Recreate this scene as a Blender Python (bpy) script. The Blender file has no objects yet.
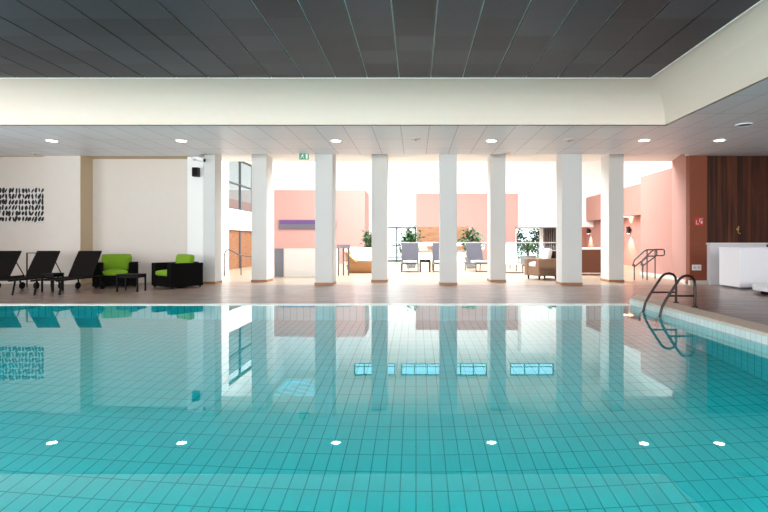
import bpy, bmesh, math, random
from mathutils import Vector, Matrix
random.seed(7)
S = bpy.context.scene
COL = S.collection
PI = math.pi
F, VX, VY, H = 512.0, 416.0, 242.0, 1.19      # focal in px, vanishing point, eye height

def at(x, y, D):
    return Vector(((x - VX) / F * D, D, H + (VY - y) / F * D))

def lin(c):
    return tuple(((v / 255) / 12.92 if v / 255 <= .04045 else ((v / 255 + .055) / 1.055) ** 2.4) for v in c) + (1.0,)

# ------------------------------------------------------------------ materials
def nodes(name):
    m = bpy.data.materials.new(name); m.use_nodes = True
    nt = m.node_tree
    return m, nt, nt.nodes['Principled BSDF']

def link(nt, a, b): nt.links.new(a, b)

def mat(name, rgb, rough=.5, metal=0, noise=.06, nscale=6., bump=0., bscale=80., spec=.5, coat=0):
    m, nt, p = nodes(name)
    c = lin(rgb)
    p.inputs['Roughness'].default_value = rough
    p.inputs['Metallic'].default_value = metal
    p.inputs['Specular IOR Level'].default_value = spec
    p.inputs['Coat Weight'].default_value = coat
    tc = nt.nodes.new('ShaderNodeTexCoord')
    nz = nt.nodes.new('ShaderNodeTexNoise'); nz.inputs['Scale'].default_value = nscale; nz.inputs['Detail'].default_value = 4
    link(nt, tc.outputs['Object'], nz.inputs['Vector'])
    mx = nt.nodes.new('ShaderNodeMix'); mx.data_type = 'RGBA'
    mx.inputs['A'].default_value = tuple(v * (1 - noise) for v in c[:3]) + (1,)
    mx.inputs['B'].default_value = tuple(min(1, v * (1 + noise)) for v in c[:3]) + (1,)
    link(nt, nz.outputs['Fac'], mx.inputs['Factor'])
    link(nt, mx.outputs['Result'], p.inputs['Base Color'])
    if bump:
        n2 = nt.nodes.new('ShaderNodeTexNoise'); n2.inputs['Scale'].default_value = bscale
        link(nt, tc.outputs['Object'], n2.inputs['Vector'])
        b = nt.nodes.new('ShaderNodeBump'); b.inputs['Strength'].default_value = bump; b.inputs['Distance'].default_value = .01
        link(nt, n2.outputs['Fac'], b.inputs['Height']); link(nt, b.outputs['Normal'], p.inputs['Normal'])
    return m

def tiles(name, c1, c2, cm, w, h, mortar, rough=.4, metal=0, offset=0., bump=.2, shift=(0, 0), bias=0., spec=.5, rot=0, rough_m=None):
    m, nt, p = nodes(name)
    uv = nt.nodes.new('ShaderNodeUVMap'); uv.uv_map = 'UVMap'
    mp = nt.nodes.new('ShaderNodeMapping'); mp.inputs['Location'].default_value = (shift[0], shift[1], 0)
    mp.inputs['Rotation'].default_value = (0, 0, rot)
    link(nt, uv.outputs['UV'], mp.inputs['Vector'])
    b = nt.nodes.new('ShaderNodeTexBrick'); b.offset = offset; b.squash = 1
    b.inputs['Scale'].default_value = 1; b.inputs['Brick Width'].default_value = w; b.inputs['Row Height'].default_value = h
    b.inputs['Mortar Size'].default_value = mortar; b.inputs['Mortar Smooth'].default_value = .1; b.inputs['Bias'].default_value = bias
    b.inputs['Color1'].default_value = lin(c1); b.inputs['Color2'].default_value = lin(c2); b.inputs['Mortar'].default_value = lin(cm)
    link(nt, mp.outputs['Vector'], b.inputs['Vector']); link(nt, b.outputs['Color'], p.inputs['Base Color'])
    p.inputs['Roughness'].default_value = rough; p.inputs['Metallic'].default_value = metal
    p.inputs['Specular IOR Level'].default_value = spec
    if bump:
        bp = nt.nodes.new('ShaderNodeBump'); bp.inputs['Strength'].default_value = bump; bp.inputs['Distance'].default_value = .004; bp.invert = True
        link(nt, b.outputs['Fac'], bp.inputs['Height']); link(nt, bp.outputs['Normal'], p.inputs['Normal'])
    return m

def wood(name, c1, c2, scale=(14, 14, .7), rough=.45, plank=None, spec=.5):
    m, nt, p = nodes(name)
    tc = nt.nodes.new('ShaderNodeTexCoord')
    mp = nt.nodes.new('ShaderNodeMapping'); mp.inputs['Scale'].default_value = scale
    link(nt, tc.outputs['Object'], mp.inputs['Vector'])
    nz = nt.nodes.new('ShaderNodeTexNoise'); nz.inputs['Scale'].default_value = 1.; nz.inputs['Detail'].default_value = 6
    link(nt, mp.outputs['Vector'], nz.inputs['Vector'])
    r = nt.nodes.new('ShaderNodeValToRGB'); r.color_ramp.elements[0].position = .35; r.color_ramp.elements[1].position = .68
    r.color_ramp.elements[0].color = lin(c1); r.color_ramp.elements[1].color = lin(c2)
    link(nt, nz.outputs['Fac'], r.inputs['Fac'])
    out = r.outputs['Color']
    if plank:
        uv = nt.nodes.new('ShaderNodeUVMap'); uv.uv_map = 'UVMap'
        b = nt.nodes.new('ShaderNodeTexBrick'); b.offset = .4; b.inputs['Scale'].default_value = 1
        b.inputs['Brick Width'].default_value = plank[0]; b.inputs['Row Height'].default_value = plank[1]
        b.inputs['Mortar Size'].default_value = .004
        b.inputs['Color1'].default_value = (.55, .55, .55, 1); b.inputs['Color2'].default_value = (1.25, 1.2, 1.15, 1); b.inputs['Mortar'].default_value = (.2, .2, .2, 1)
        link(nt, uv.outputs['UV'], b.inputs['Vector'])
        mx = nt.nodes.new('ShaderNodeMix'); mx.data_type = 'RGBA'; mx.blend_type = 'MULTIPLY'; mx.inputs['Factor'].default_value = 1
        link(nt, out, mx.inputs['A']); link(nt, b.outputs['Color'], mx.inputs['B']); out = mx.outputs['Result']
    link(nt, out, p.inputs['Base Color']); p.inputs['Roughness'].default_value = rough
    p.inputs['Specular IOR Level'].default_value = spec
    return m

def weave(name, rgb, rgb2, scale=60., rough=.6):
    m, nt, p = nodes(name)
    tc = nt.nodes.new('ShaderNodeTexCoord')
    ck = nt.nodes.new('ShaderNodeTexChecker'); ck.inputs['Scale'].default_value = scale
    ck.inputs['Color1'].default_value = lin(rgb); ck.inputs['Color2'].default_value = lin(rgb2)
    link(nt, tc.outputs['Object'], ck.inputs['Vector']); link(nt, ck.outputs['Color'], p.inputs['Base Color'])
    p.inputs['Roughness'].default_value = rough
    p.inputs['Specular IOR Level'].default_value = .12
    return m

def emit(name, rgb, strength, base=None):
    m, nt, p = nodes(name)
    p.inputs['Base Color'].default_value = lin(base or rgb)
    p.inputs['Emission Color'].default_value = lin(rgb); p.inputs['Emission Strength'].default_value = strength
    return m

def pane(name, tint=(1, 1, 1), rough=0.):
    m = bpy.data.materials.new(name); m.use_nodes = True; nt = m.node_tree; nt.nodes.clear()
    out = nt.nodes.new('ShaderNodeOutputMaterial'); mx = nt.nodes.new('ShaderNodeMixShader')
    fr = nt.nodes.new('ShaderNodeFresnel'); fr.inputs['IOR'].default_value = 1.45
    ge = nt.nodes.new('ShaderNodeNewGeometry'); mr = nt.nodes.new('ShaderNodeMapRange')
    mr.inputs['To Min'].default_value = 1.45; mr.inputs['To Max'].default_value = 1 / 1.45      # thin pane: both faces act as air to glass
    link(nt, ge.outputs['Backfacing'], mr.inputs['Value']); link(nt, mr.outputs['Result'], fr.inputs['IOR'])
    tr = nt.nodes.new('ShaderNodeBsdfTransparent'); tr.inputs['Color'].default_value = tint + (1,)
    gl = nt.nodes.new('ShaderNodeBsdfGlossy'); gl.inputs['Roughness'].default_value = rough
    link(nt, fr.outputs['Fac'], mx.inputs['Fac']); link(nt, tr.outputs['BSDF'], mx.inputs[1]); link(nt, gl.outputs['BSDF'], mx.inputs[2])
    link(nt, mx.outputs['Shader'], out.inputs['Surface'])
    return m

def water_mat():
    m, nt, p = nodes('pool_water')
    nt.nodes.remove(p)
    out = nt.nodes['Material Output']
    g = nt.nodes.new('ShaderNodeBsdfGlass'); g.inputs['IOR'].default_value = 1.333; g.inputs['Roughness'].default_value = 0
    link(nt, g.outputs['BSDF'], out.inputs['Surface'])
    tc = nt.nodes.new('ShaderNodeTexCoord')
    nz = nt.nodes.new('ShaderNodeTexNoise'); nz.inputs['Scale'].default_value = 1.3; nz.inputs['Detail'].default_value = 1
    link(nt, tc.outputs['Object'], nz.inputs['Vector'])
    b = nt.nodes.new('ShaderNodeBump'); b.inputs['Strength'].default_value = .03; b.inputs['Distance'].default_value = .01
    link(nt, nz.outputs['Fac'], b.inputs['Height']); link(nt, b.outputs['Normal'], g.inputs['Normal'])
    va = nt.nodes.new('ShaderNodeVolumeAbsorption'); va.inputs['Color'].default_value = (.0, .965, .980, 1); va.inputs['Density'].default_value = 1.2
    link(nt, va.outputs['Volume'], out.inputs['Volume'])
    return m

def ceiling_panel_mat():
    """dark perforated metal panels, every panel with its own tone"""
    m = tiles('dark_ceiling_panel', (42, 47, 55), (72, 78, 88), (44, 47, 52), .6, .6, .006, rough=.5, metal=.4, shift=(-.28 + .6, .1), bump=0)
    nt = m.node_tree; p = nt.nodes['Principled BSDF']
    bk = [n for n in nt.nodes if n.type == 'TEX_BRICK'][0]
    mr = nt.nodes.new('ShaderNodeMapRange'); mr.inputs['To Min'].default_value = .4; mr.inputs['To Max'].default_value = 0
    link(nt, bk.outputs['Fac'], mr.inputs['Value']); link(nt, mr.outputs['Result'], p.inputs['Metallic'])
    uv = [n for n in nt.nodes if n.type == 'UVMAP'][0]
    w = nt.nodes.new('ShaderNodeTexWave'); w.wave_type = 'BANDS'; w.bands_direction = 'X'; w.inputs['Scale'].default_value = 9
    link(nt, uv.outputs['UV'], w.inputs['Vector'])
    w2 = nt.nodes.new('ShaderNodeTexWave'); w2.wave_type = 'BANDS'; w2.bands_direction = 'Y'; w2.inputs['Scale'].default_value = 9
    link(nt, uv.outputs['UV'], w2.inputs['Vector'])
    mu = nt.nodes.new('ShaderNodeMath'); mu.operation = 'MULTIPLY'
    link(nt, w.outputs['Fac'], mu.inputs[0]); link(nt, w2.outputs['Fac'], mu.inputs[1])
    b = [n for n in nt.nodes if n.type == 'TEX_BRICK'][0]
    mx = nt.nodes.new('ShaderNodeMix'); mx.data_type = 'RGBA'; mx.blend_type = 'MULTIPLY'
    mx.inputs['B'].default_value = (.35, .35, .35, 1)
    link(nt, mu.outputs[0], mx.inputs['Factor']); link(nt, b.outputs['Color'], mx.inputs['A'])
    link(nt, mx.outputs['Result'], p.inputs['Base Color'])
    return m

M = dict(
    deck=tiles('deck_tile', (160, 136, 126), (104, 86, 79), (86, 70, 63), .40, .10, .005, rough=.28, offset=.5, bump=.35),
    atrium_floor=tiles('pale_floor_tile', (170, 150, 130), (164, 143, 122), (146, 126, 106), .6, .6, .006, rough=.3),
    coping=mat('beige_coping_stone', (214, 194, 178), .6, bump=.1),
    white_trim=mat('white_edge_tile', (235, 232, 226), .3),
    pool_tile=tiles('pool_tile', (170, 222, 220), (162, 216, 214), (72, 146, 148), .125, .25, .005, rough=.3, bump=0),
    band_tile=tiles('white_pool_band_tile', (226, 230, 228), (218, 224, 222), (176, 184, 182), .1, .1, .003, rough=.2, bump=.1),
    water=water_mat(),
    dark_ceiling=ceiling_panel_mat(),
    cove=mat('cream_cove_plaster', (220, 208, 194), .7, noise=.02),
    soffit=tiles('white_ceiling_panel', (232, 233, 237), (224, 226, 231), (150, 152, 156), .605, 1.21, .006, rough=.4, shift=(-.28 + .605, 0), bump=.1),
    wall_cream=mat('cream_wall_paint', (216, 206, 197), .8, noise=.02),
    tan_shade=mat('painted_shade_tan', (206, 184, 154), .8, noise=.02),  # tan stands in for shade on the recess reveal and its ceiling
    wall_white=mat('white_wall_paint', (238, 237, 234), .8, noise=.015),
    column=mat('pale_column_paint', (208, 208, 206), .7, noise=.015),
    pink=mat('pink_wall_paint', (170, 124, 113), .8, noise=.02),
    pink_pale=mat('pale_pink_wall_paint', (168, 128, 120), .8, noise=.02),
    brown=mat('terracotta_wall_paint', (134, 70, 46), .75, noise=.05),
    wood_dark=wood('dark_wood_cladding', (52, 23, 11), (98, 52, 29), plank=(.14, 3.7), rough=.4),
    wood_orange=wood('orange_wood', (130, 88, 58), (152, 110, 78), scale=(3, 3, 10), rough=.4),
    copper=mat('brown_base_strip', (158, 108, 68), .4, noise=.1),
    baseboard=mat('pale_baseboard', (214, 206, 196), .5),
    rattan=weave('dark_rattan', (5, 4, 4), (10, 8, 8), 40, .9),
    lime=mat('lime_cushion_fabric', (112, 150, 22), .95, noise=.1, nscale=20, bump=.15, bscale=200),
    sling=weave('dark_brown_sling', (14, 10, 9), (20, 15, 13), 90, .9),
    dark_metal=mat('dark_frame_metal', (14, 11, 10), .7, 0, spec=.15),
    rail_dark=mat('dark_steel_rail', (58, 48, 46), .28, .85),
    steel=mat('brushed_steel', (176, 176, 178), .3, .9),
    grey_metal=mat('grey_metal', (112, 114, 122), .4, .5),
    mullion=mat('dark_window_frame', (62, 72, 78), .45, .2),
    black=mat('black_plastic', (18, 18, 19), .5),
    white_plastic=mat('white_plastic', (236, 236, 238), .4),
    desk_white=mat('white_lacquer', (238, 238, 243), .35, noise=.01),
    canvas=mat('off_white_canvas', (214, 208, 204), .9),
    ink=mat('black_ink', (30, 26, 28), .8),
    grey_sling=weave('grey_blue_sling', (76, 76, 84), (92, 92, 100), 70, .8),
    white_cush=mat('white_cushion_fabric', (240, 238, 236), .9, bump=.1, bscale=150),
    wicker=weave('tan_wicker', (156, 112, 76), (174, 130, 92), 50),
    tan_fabric=mat('tan_upholstery', (146, 116, 94), .9, bump=.1),
    brown_sofa=mat('brown_leather', (112, 66, 44), .5),
    leaf=mat('green_leaf', (36, 80, 36), .5, noise=.5, nscale=14),
    leaf2=mat('garden_leaf', (34, 84, 46), .5, noise=.6, nscale=6),
    bark=mat('bark', (96, 72, 52), .9, noise=.2, bump=.3),
    pot=mat('grey_planter', (120, 122, 126), .6),
    glass=pane('clear_glass', (.95, .98, .97)),
    blue_glass=pane('blue_tinted_glass', (.66, .86, .93)),
    lamp=emit('lamp_glow', (255, 248, 236), 14),
    purple=emit('purple_light', (150, 84, 180), .6, (30, 26, 32)),
    purple_pale=emit('violet_screen', (168, 156, 178), .5, (30, 28, 32)),
    green_sign=mat('green_sign_face', (60, 150, 110), .5),
    red=mat('red_sign_face', (196, 52, 44), .5),
    brass=mat('brass', (206, 178, 120), .3, .8),
    ground=mat('garden_ground', (120, 150, 96), .95, noise=.3),
    curtain=tiles('striped_curtain', (66, 58, 60), (78, 66, 66), (190, 176, 170), .16, 6, .02, rough=.9, bump=0),
    annex_low=mat('dull_pink_annex_wall', (122, 92, 84), .8),
    rail_grey=mat('grey_painted_rail', (86, 82, 80), .5),
    annex=mat('pale_annex_wall', (128, 130, 128), .8, noise=.08),
    backing=mat('pale_joint_backing', (235, 230, 222), .6),
    gold=wood('golden_blind', (170, 160, 120), (206, 196, 160), scale=(.5, 2, 6)),
)

# ------------------------------------------------------------------ mesh helpers
class MB:
    def __init__(self): self.bm = bmesh.new()
    def box(self, x0, y0, z0, x1, y1, z1, bev=0, mtx=None):
        vs = [self.bm.verts.new((x, y, z)) for x in (x0, x1) for y in (y0, y1) for z in (z0, z1)]
        fs = [self.bm.faces.new([vs[i] for i in f]) for f in ((0, 1, 3, 2), (4, 6, 7, 5), (0, 4, 5, 1), (2, 3, 7, 6), (0, 2, 6, 4), (1, 5, 7, 3))]
        geo = vs
        if bev:
            es = list({e for f in fs for e in f.edges})
            r = bmesh.ops.bevel(self.bm, geom=es, offset=bev, segments=3, affect='EDGES', profile=.6)
            geo = list({v for f in r['faces'] for v in f.verts} | {v for v in vs if v.is_valid})
        if mtx is not None:
            bmesh.ops.transform(self.bm, matrix=mtx, verts=[v for v in geo if v.is_valid])
        return self
    def prism(self, poly, z0, z1):
        a = [self.bm.verts.new((x, y, z0)) for x, y in poly]; b = [self.bm.verts.new((x, y, z1)) for x, y in poly]
        n = len(poly)
        self.bm.faces.new(a[::-1]); self.bm.faces.new(b)
        for i in range(n): self.bm.faces.new((a[i], a[(i + 1) % n], b[(i + 1) % n], b[i]))
        return self
    def tube(self, pts, r, n=10, closed=False):
        pts = [Vector(p) for p in pts]; rings = []
        k = len(pts)
        up = None
        for i, p in enumerate(pts):
            if closed: t = (pts[(i + 1) % k] - pts[i - 1])
            else: t = pts[min(i + 1, k - 1)] - pts[max(i - 1, 0)]
            t.normalize()
            if up is None:
                up = Vector((0, 0, 1)) if abs(t.z) < .9 else Vector((0, 1, 0))
            a = t.cross(up); a.normalize(); bvec = a.cross(t); bvec.normalize(); up = bvec
            rr = r[i] if isinstance(r, (list, tuple)) else r
            rings.append([self.bm.verts.new(p + (a * math.cos(2 * PI * j / n) + bvec * math.sin(2 * PI * j / n)) * rr) for j in range(n)])
        for i in range(k if closed else k - 1):
            q0, q1 = rings[i], rings[(i + 1) % k]
            for j in range(n): self.bm.faces.new((q0[j], q0[(j + 1) % n], q1[(j + 1) % n], q1[j]))
        if not closed:
            self.bm.faces.new(rings[0][::-1]); self.bm.faces.new(rings[-1])
        return self
    def lathe(self, prof, c=(0, 0, 0), n=24):
        rings = [[self.bm.verts.new((c[0] + r * math.cos(2 * PI * j / n), c[1] + r * math.sin(2 * PI * j / n), c[2] + z)) for j in range(n)] for r, z in prof]
        for q0, q1 in zip(rings, rings[1:]):
            for j in range(n): self.bm.faces.new((q0[j], q0[(j + 1) % n], q1[(j + 1) % n], q1[j]))
        self.bm.faces.new(rings[0][::-1]); self.bm.faces.new(rings[-1])
        return self
    def quad(self, *p): self.bm.faces.new([self.bm.verts.new(q) for q in p]); return self
    def build(self, name, m, parent=None, smooth=False, recalc=True):
        bm = self.bm
        if recalc: bmesh.ops.recalc_face_normals(bm, faces=bm.faces)
        uv = bm.loops.layers.uv.new('UVMap')
        bm.normal_update()
        for f in bm.faces:
            n = f.normal; ax = max(range(3), key=lambda i: abs(n[i]))
            i, j = ((1, 2), (0, 2), (0, 1))[ax]
            for l in f.loops: l[uv].uv = (l.vert.co[i], l.vert.co[j])
            f.smooth = smooth
        me = bpy.data.meshes.new(name); bm.to_mesh(me); bm.free()
        me.materials.append(M[m] if isinstance(m, str) else m)
        o = bpy.data.objects.new(name, me); COL.objects.link(o)
        if smooth:
            try: me.set_sharp_from_angle(angle=math.radians(40))
            except Exception: pass
        if parent: o.parent = parent
        return o

def rotz(a, p=(0, 0, 0)): return Matrix.Translation(p) @ Matrix.Rotation(a, 4, 'Z')

def tag(o, label=None, cat=None, group=None, kind=None):
    if label: o['label'] = label
    if cat: o['category'] = cat
    if group: o['group'] = group
    if kind: o['kind'] = kind
    return o

def thing(name, label, cat, loc=(0, 0, 0), rz=0, group=None):
    o = bpy.data.objects.new(name, None); COL.objects.link(o); o.empty_display_size = .1
    o.location = loc; o.rotation_euler = (0, 0, rz)
    return tag(o, label, cat, group)

def copy_tree(o, parent=None):
    c = o.copy(); COL.objects.link(c); c.parent = parent
    for ch in list(o.children): copy_tree(ch, c)
    return c

def again(o, label, loc, rz=0):
    c = copy_tree(o); c.location = loc; c.rotation_euler = (0, 0, rz); c['label'] = label
    return c

def struct(name, mb, m, label=None, cat=None, parent=None, smooth=False):
    o = mb.build(name, m, parent, smooth)
    if parent is None: tag(o, label, cat, kind='structure')
    return o

def arc(c, r, a0, a1, n, plane='xz'):
    out = []
    for i in range(n + 1):
        a = a0 + (a1 - a0) * i / n
        out.append((c[0] + r * math.cos(a), c[1], c[2] + r * math.sin(a)))
    return out

# ------------------------------------------------------------------ pool hall: floor, pool, water
PX0, PX1, PY0, PY1, PZ = -9.0, 4.05, 0.9, 9.67, -1.7
RD = .14
fl = MB()
fl.box(-12.5, PY1 + .2, -.2, 12.0, 14.17, 0)
fl.box(-12.5, 14.17, -.2, -6.06, 15.1, 0).box(7.7, 14.17, -.2, 12, 14.5, 0)
fl.box(-12.5, -5, -.2, PX0 - .2, PY1 + .2, 0)
fl.box(PX0 - .2, -5, -.2, PX1, PY0 - .2, 0)
struct('floor', fl, 'deck', 'brown mosaic tiled pool deck level with the water', 'floor')
struct('floor_right', MB().prism([(PX1 + .37, -5), (12, -5), (12, 12.2), (5.3, 12.2), (PX1 + .37, 10.25)], -.2, RD), 'deck',
       'raised brown tiled deck along the right side of the pool', 'floor')
struct('trim_1', MB().prism([(PX1 - .015, -5), (PX1 + .37, -5), (PX1 + .37, 10.25), (PX1 + .05, 9.72), (PX1 - .015, 9.67)], .10, RD + .003), 'coping',
       'beige stone coping along the raised right pool edge', 'coping')
struct('trim_2', MB().box(PX0 - .2, PY1, -.12, PX1, PY1 + .2, .006).box(PX0 - .2, PY0 - .2, -.12, PX0, PY1, .006).box(PX0, PY0 - .2, -.12, PX1, PY0, .006), 'white_trim',
       'white overflow edge strip around the pool at deck level', 'pool edge')
pb = MB()
pb.box(PX0 - .2, PY0 - .2, PZ - .2, PX1 + .2, PY1 + .2, PZ)
pb.box(PX0 - .2, PY1, PZ, PX1 + .2, PY1 + .2, -.12).box(PX0 - .2, PY0 - .2, PZ, PX1 + .2, PY0, -.12)
pb.box(PX0 - .2, PY0, PZ, PX0, PY1, -.12).box(PX1, PY0, PZ, PX1 + .2, PY1, -.12)
basin = struct('pool_basin', pb, 'pool_tile', 'aqua tiled swimming pool basin under the water', 'pool')
struct('trim_3', MB().box(PX1, -5, -.12, PX1 + .35, PY1 + .04, .10), 'band_tile', 'white square tile band under the right coping', 'tile band')
w = MB().box(PX0 - .01, PY0 - .01, PZ - .01, PX1 + .01, PY1 + .01, -.004).build('pool_water', 'water')
tag(w, 'still turquoise water filling the swimming pool', 'water', kind='structure')

# ------------------------------------------------------------------ ceilings
CU, CL = H + 3.10, H + 2.43
CX, CY = 4.42, 9.66
AX, AY = .80, 1.04
dc = MB(); x = .28 - .6 * 22
while x < CX:
    a, b = max(-12.5, x + .011), min(CX, x + .589)
    if b - a > .02: dc.box(a, -5, CU, b, CY, CU + .018)
    x += .6
struct('ceiling', dc, 'dark_ceiling', 'dark perforated metal panel ceiling above the pool', 'ceiling')
struct('ceiling_backing', MB().box(-12.5, -5, CU + .018, CX + .3, CY + .3, CU + .06), 'backing', 'pale backing seen in the joints of the dark ceiling', 'ceiling')
struct('trim_4', MB().box(-12.5, CY, CU - .012, CX + .02, CY + .02, CU).box(CX, -5, CU - .012, CX + .02, CY, CU), 'white_trim',
       'thin pale edge strip round the dark ceiling', 'ceiling trim')
cv = MB(); N = 20; rows = []
prof = []
for i in range(N + 1):
    t = PI / 2 * i / N
    prof.append((math.sin(t) * .97, CU - (CU - CL - .03) * (1 - math.cos(t))))
prof += [(.97, CL + .012), (1.0, CL + .012), (1.0, CL)]
for s, z in prof:
    rows.append([cv.bm.verts.new((x, y, z)) for x, y in ((-12.5, CY + AY * s), (CX + AX * s, CY + AY * s), (CX + AX * s, -5))])
for a, b in zip(rows, rows[1:]):
    for k in (0, 1): cv.bm.faces.new((a[k], a[k + 1], b[k + 1], b[k]))
struct('ceiling_cove', cv, 'cove', 'cream curved cove between the dark ceiling and the lower ceiling', 'cove', smooth=True)
sf = MB().box(-12.5, CY + AY, CL, 12, 14.17, CL + .1).box(CX + AX, -5, CL, 12, CY + AY, CL + .1)
sf.box(-12.5, 14.17, CL, -6.0, 14.45, CL + .1).box(7.6, 14.17, CL, 12, 14.45, CL + .1)
struct('ceiling_soffit', sf, 'soffit', 'lower white panel ceiling with recessed downlights', 'ceiling')
struct('ceiling_recess', MB().box(-12.5, 14.45, CL, -6.0, 15.2, CL + .1), 'tan_shade', 'strip of ceiling over the wall recess, its shade coloured in tan', 'ceiling')  # tan colour carries the shadow under this strip
struct('roof', MB().box(-12.8, -5.3, 4.8, 12.3, 14.17, 4.95), 'wall_white', 'roof slab over the pool hall', 'roof')
HB = 3.80
struct('ceiling_header', MB().box(-12.7, 14.17, CL + .1, 12, 14.2, 4.8).box(-12.7, 14.2, HB, 12.0, 16.6, HB + .25).box(-9, 16.4, HB + .25, 12.0, 16.6, 7.1), 'wall_white',
       'white header slab above the columns', 'ceiling')

# ------------------------------------------------------------------ pool hall walls
struct('wall_left', MB().box(-12.7, -5.2, 0, -12.5, 15.2, .4).box(-12.7, -5.2, 3.3, -12.5, 15.2, 4.8)
       .box(-12.7, -5.2, .4, -12.5, -3, 3.3).box(-12.7, 10.2, .4, -12.5, 15.2, 3.3), 'wall_cream', 'cream side wall with an added long window', 'wall')
wf = MB()
for i in range(8): wf.box(-12.66, -3 + i * 13.14 / 7, .4, -12.54, -2.94 + i * 13.14 / 7, 3.3)
wf.box(-12.66, -3, .4, -12.54, 10.2, .46).box(-12.66, -3, 3.24, -12.54, 10.2, 3.3)
struct('window_1', wf, 'mullion', 'added long window frame in the cream side wall', 'window')  # unseen window, added so light comes in from the left
struct('wall_near', MB().box(-12.7, -5.2, 0, 12.2, -5, .3).box(-12.7, -5.2, 3.5, 12.2, -5, 4.8).box(-12.7, -5.2, .3, -11, -5, 3.5).box(9, -5.2, .3, 12.2, -5, 3.5),
       'wall_cream', 'cream wall with an added wide window at the near end of the pool', 'wall')
wf = MB()
for i in range(9): wf.box(-11 + i * 19.94 / 8, -5.16, .3, -10.94 + i * 19.94 / 8, -5.04, 3.5)
wf.box(-11, -5.16, .3, 9, -5.04, .36).box(-11, -5.16, 3.44, 9, -5.04, 3.5)
struct('window_2', wf, 'mullion', 'added wide window frame at the near end of the pool', 'window')  # unseen window, added to light the hall from behind the camera
struct('wall_right', MB().box(12, -5.2, 0, 12.2, 14.5, 4.8), 'wood_dark', 'dark wood clad side wall', 'wall')

struct('wall_far_left', MB().box(-12.5, 14.6, 0, -10.45, 15.2, CL), 'wall_cream', 'cream wall behind the loungers with the black marked canvas', 'wall')
struct('wall_pilaster', MB().box(-10.5, 14.45, 0, -9.48, 15.2, CL), 'wall_cream', 'cream wall pier right of the black marked canvas', 'wall')
struct('wall_recess', MB().box(-9.48, 15.0, 0, -6.5, 15.2, CL), 'wall_cream', 'cream recessed wall behind the green armchairs', 'wall')
struct('wall_speaker', MB().box(-6.52, 14.6, 0, -6.06, 15.3, CL), 'wall_white', 'white strip of wall carrying the black loudspeaker', 'wall')
struct('reveal_shade', MB().box(-9.479, 14.455, 0, -9.47, 15.0, CL), 'tan_shade', 'reveal beside the recessed cream wall, its shade painted on in tan', 'wall')  # thin sheet whose tan darkens the pier's shaded side
bb = MB().box(-12.5, 14.585, 0, -10.5, 14.6, .07).box(-10.51, 14.435, 0, -9.48, 14.45, .07).box(-9.48, 14.985, 0, -6.53, 15.0, .07).box(-6.53, 14.585, 0, -6.07, 14.6, .07)
struct('baseboard_left', bb, 'baseboard', 'pale baseboard along the cream walls', 'baseboard')

struct('wall_terracotta', MB().box(7.7, 14.4, .1, 8.19, 14.6, CL), 'brown', 'terracotta wall strip between the pink wall and the wood cladding', 'wall')
struct('wall_wood', MB().box(8.19, 14.42, 0, 12, 14.6, CL), 'wood_dark', 'dark brown wood clad wall above the white desk', 'wall')
struct('baseboard_right', MB().box(7.66, 14.3, 0, 8.19, 14.42, .11), 'baseboard', 'pale baseboard under the terracotta wall', 'baseboard')

# ------------------------------------------------------------------ columns
def column(x0, x1, y0, dep, top, label):
    o = struct('column', MB().box(x0, y0, 0, x1, y0 + dep, top, bev=.012), 'column', label, 'column')
    struct('base_strip', MB().box(x0 - .012, y0 - .012, 0, x1 + .012, y0 + dep + .012, .065), 'copper', parent=o)
    return o
FD, BD = 14.18, 15.2
for a, b, l in ((315, 332.6, 'square white column under the green exit sign'),
                (440, 457, 'square white column between the two potted plants'),
                (562, 582, 'square white column between the tan armchair and the brown sofa')):
    column((a - VX) / F * FD, (b - VX) / F * FD, FD, .6, HB - .002, l)
for a, b, l in ((251.5, 266.4, 'white column just left of the purple light strip'),
                (371.5, 387, 'white column just right of the round wicker daybed'),
                (490.5, 505.8, 'white column left of the white-backed lounger'),
                (609, 623.8, 'white column between the brown sofa and the steel stair handrail')):
    column((a - VX) / F * BD, (b - VX) / F * BD, BD, .68, HB - .002, l)
column((203.5 - VX) / F * 14.5, (215 - VX) / F * 14.5, 14.5, .5, HB - .002, 'narrow white column right of the black loudspeaker')

# ------------------------------------------------------------------ atrium shell
AC = 6.95; BW = 31.0; LW = -7.9
struct('floor_atrium', MB().box(-9, 14.17, -.2, 12, 37, -.001), 'atrium_floor', 'pale tiled floor of the bright atrium', 'floor')
struct('wall_atrium_left', MB().box(LW - .3, 15.3, 0, LW, 21.6, AC).box(LW - .3, 21.6, 1.72, LW, 27, 2.62).box(LW - .3, 21.6, 4.93, LW, 27, AC).box(LW - .3, 27, 0, LW, BW, AC)
       .box(LW, 15.3, 0, -6.0, 15.4, HB), 'wall_white', 'white left wall of the atrium with a high window', 'wall')
wf = MB()
for i in range(4): wf.box(LW - .2, 21.6 + i * 1.78, 2.62, LW - .1, 21.66 + i * 1.78, 4.93)
for z in (2.62, 3.75, 4.87): wf.box(LW - .2, 21.6, z, LW - .1, 27, z + .06)
w3 = struct('window_3', wf, 'mullion', 'high window in the white left atrium wall', 'window')
struct('pane', MB().box(LW - .16, 21.6, 2.62, LW - .145, 27, 4.93), 'glass', parent=w3)
struct('wall_annex', MB().box(-15.2, 16, 4.7, -15, 52, 9.5), 'annex', 'pale wall beyond the high atrium window', 'wall')
struct('wall_annex_low', MB().box(-15.2, 16, -.2, -15, 52, 4.7), 'annex_low', 'pink lower wall beyond the high atrium window', 'wall')
d1 = struct('door_1', MB().box(LW - .22, 21.6, 0, LW - .12, 23.2, 1.72).box(LW - .22, 23.3, 0, LW - .12, 25.2, 1.72).box(LW - .22, 25.3, 0, LW - .12, 27, 1.72), 'wood_orange',
            'orange wooden doors in the left atrium wall', 'door')
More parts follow.
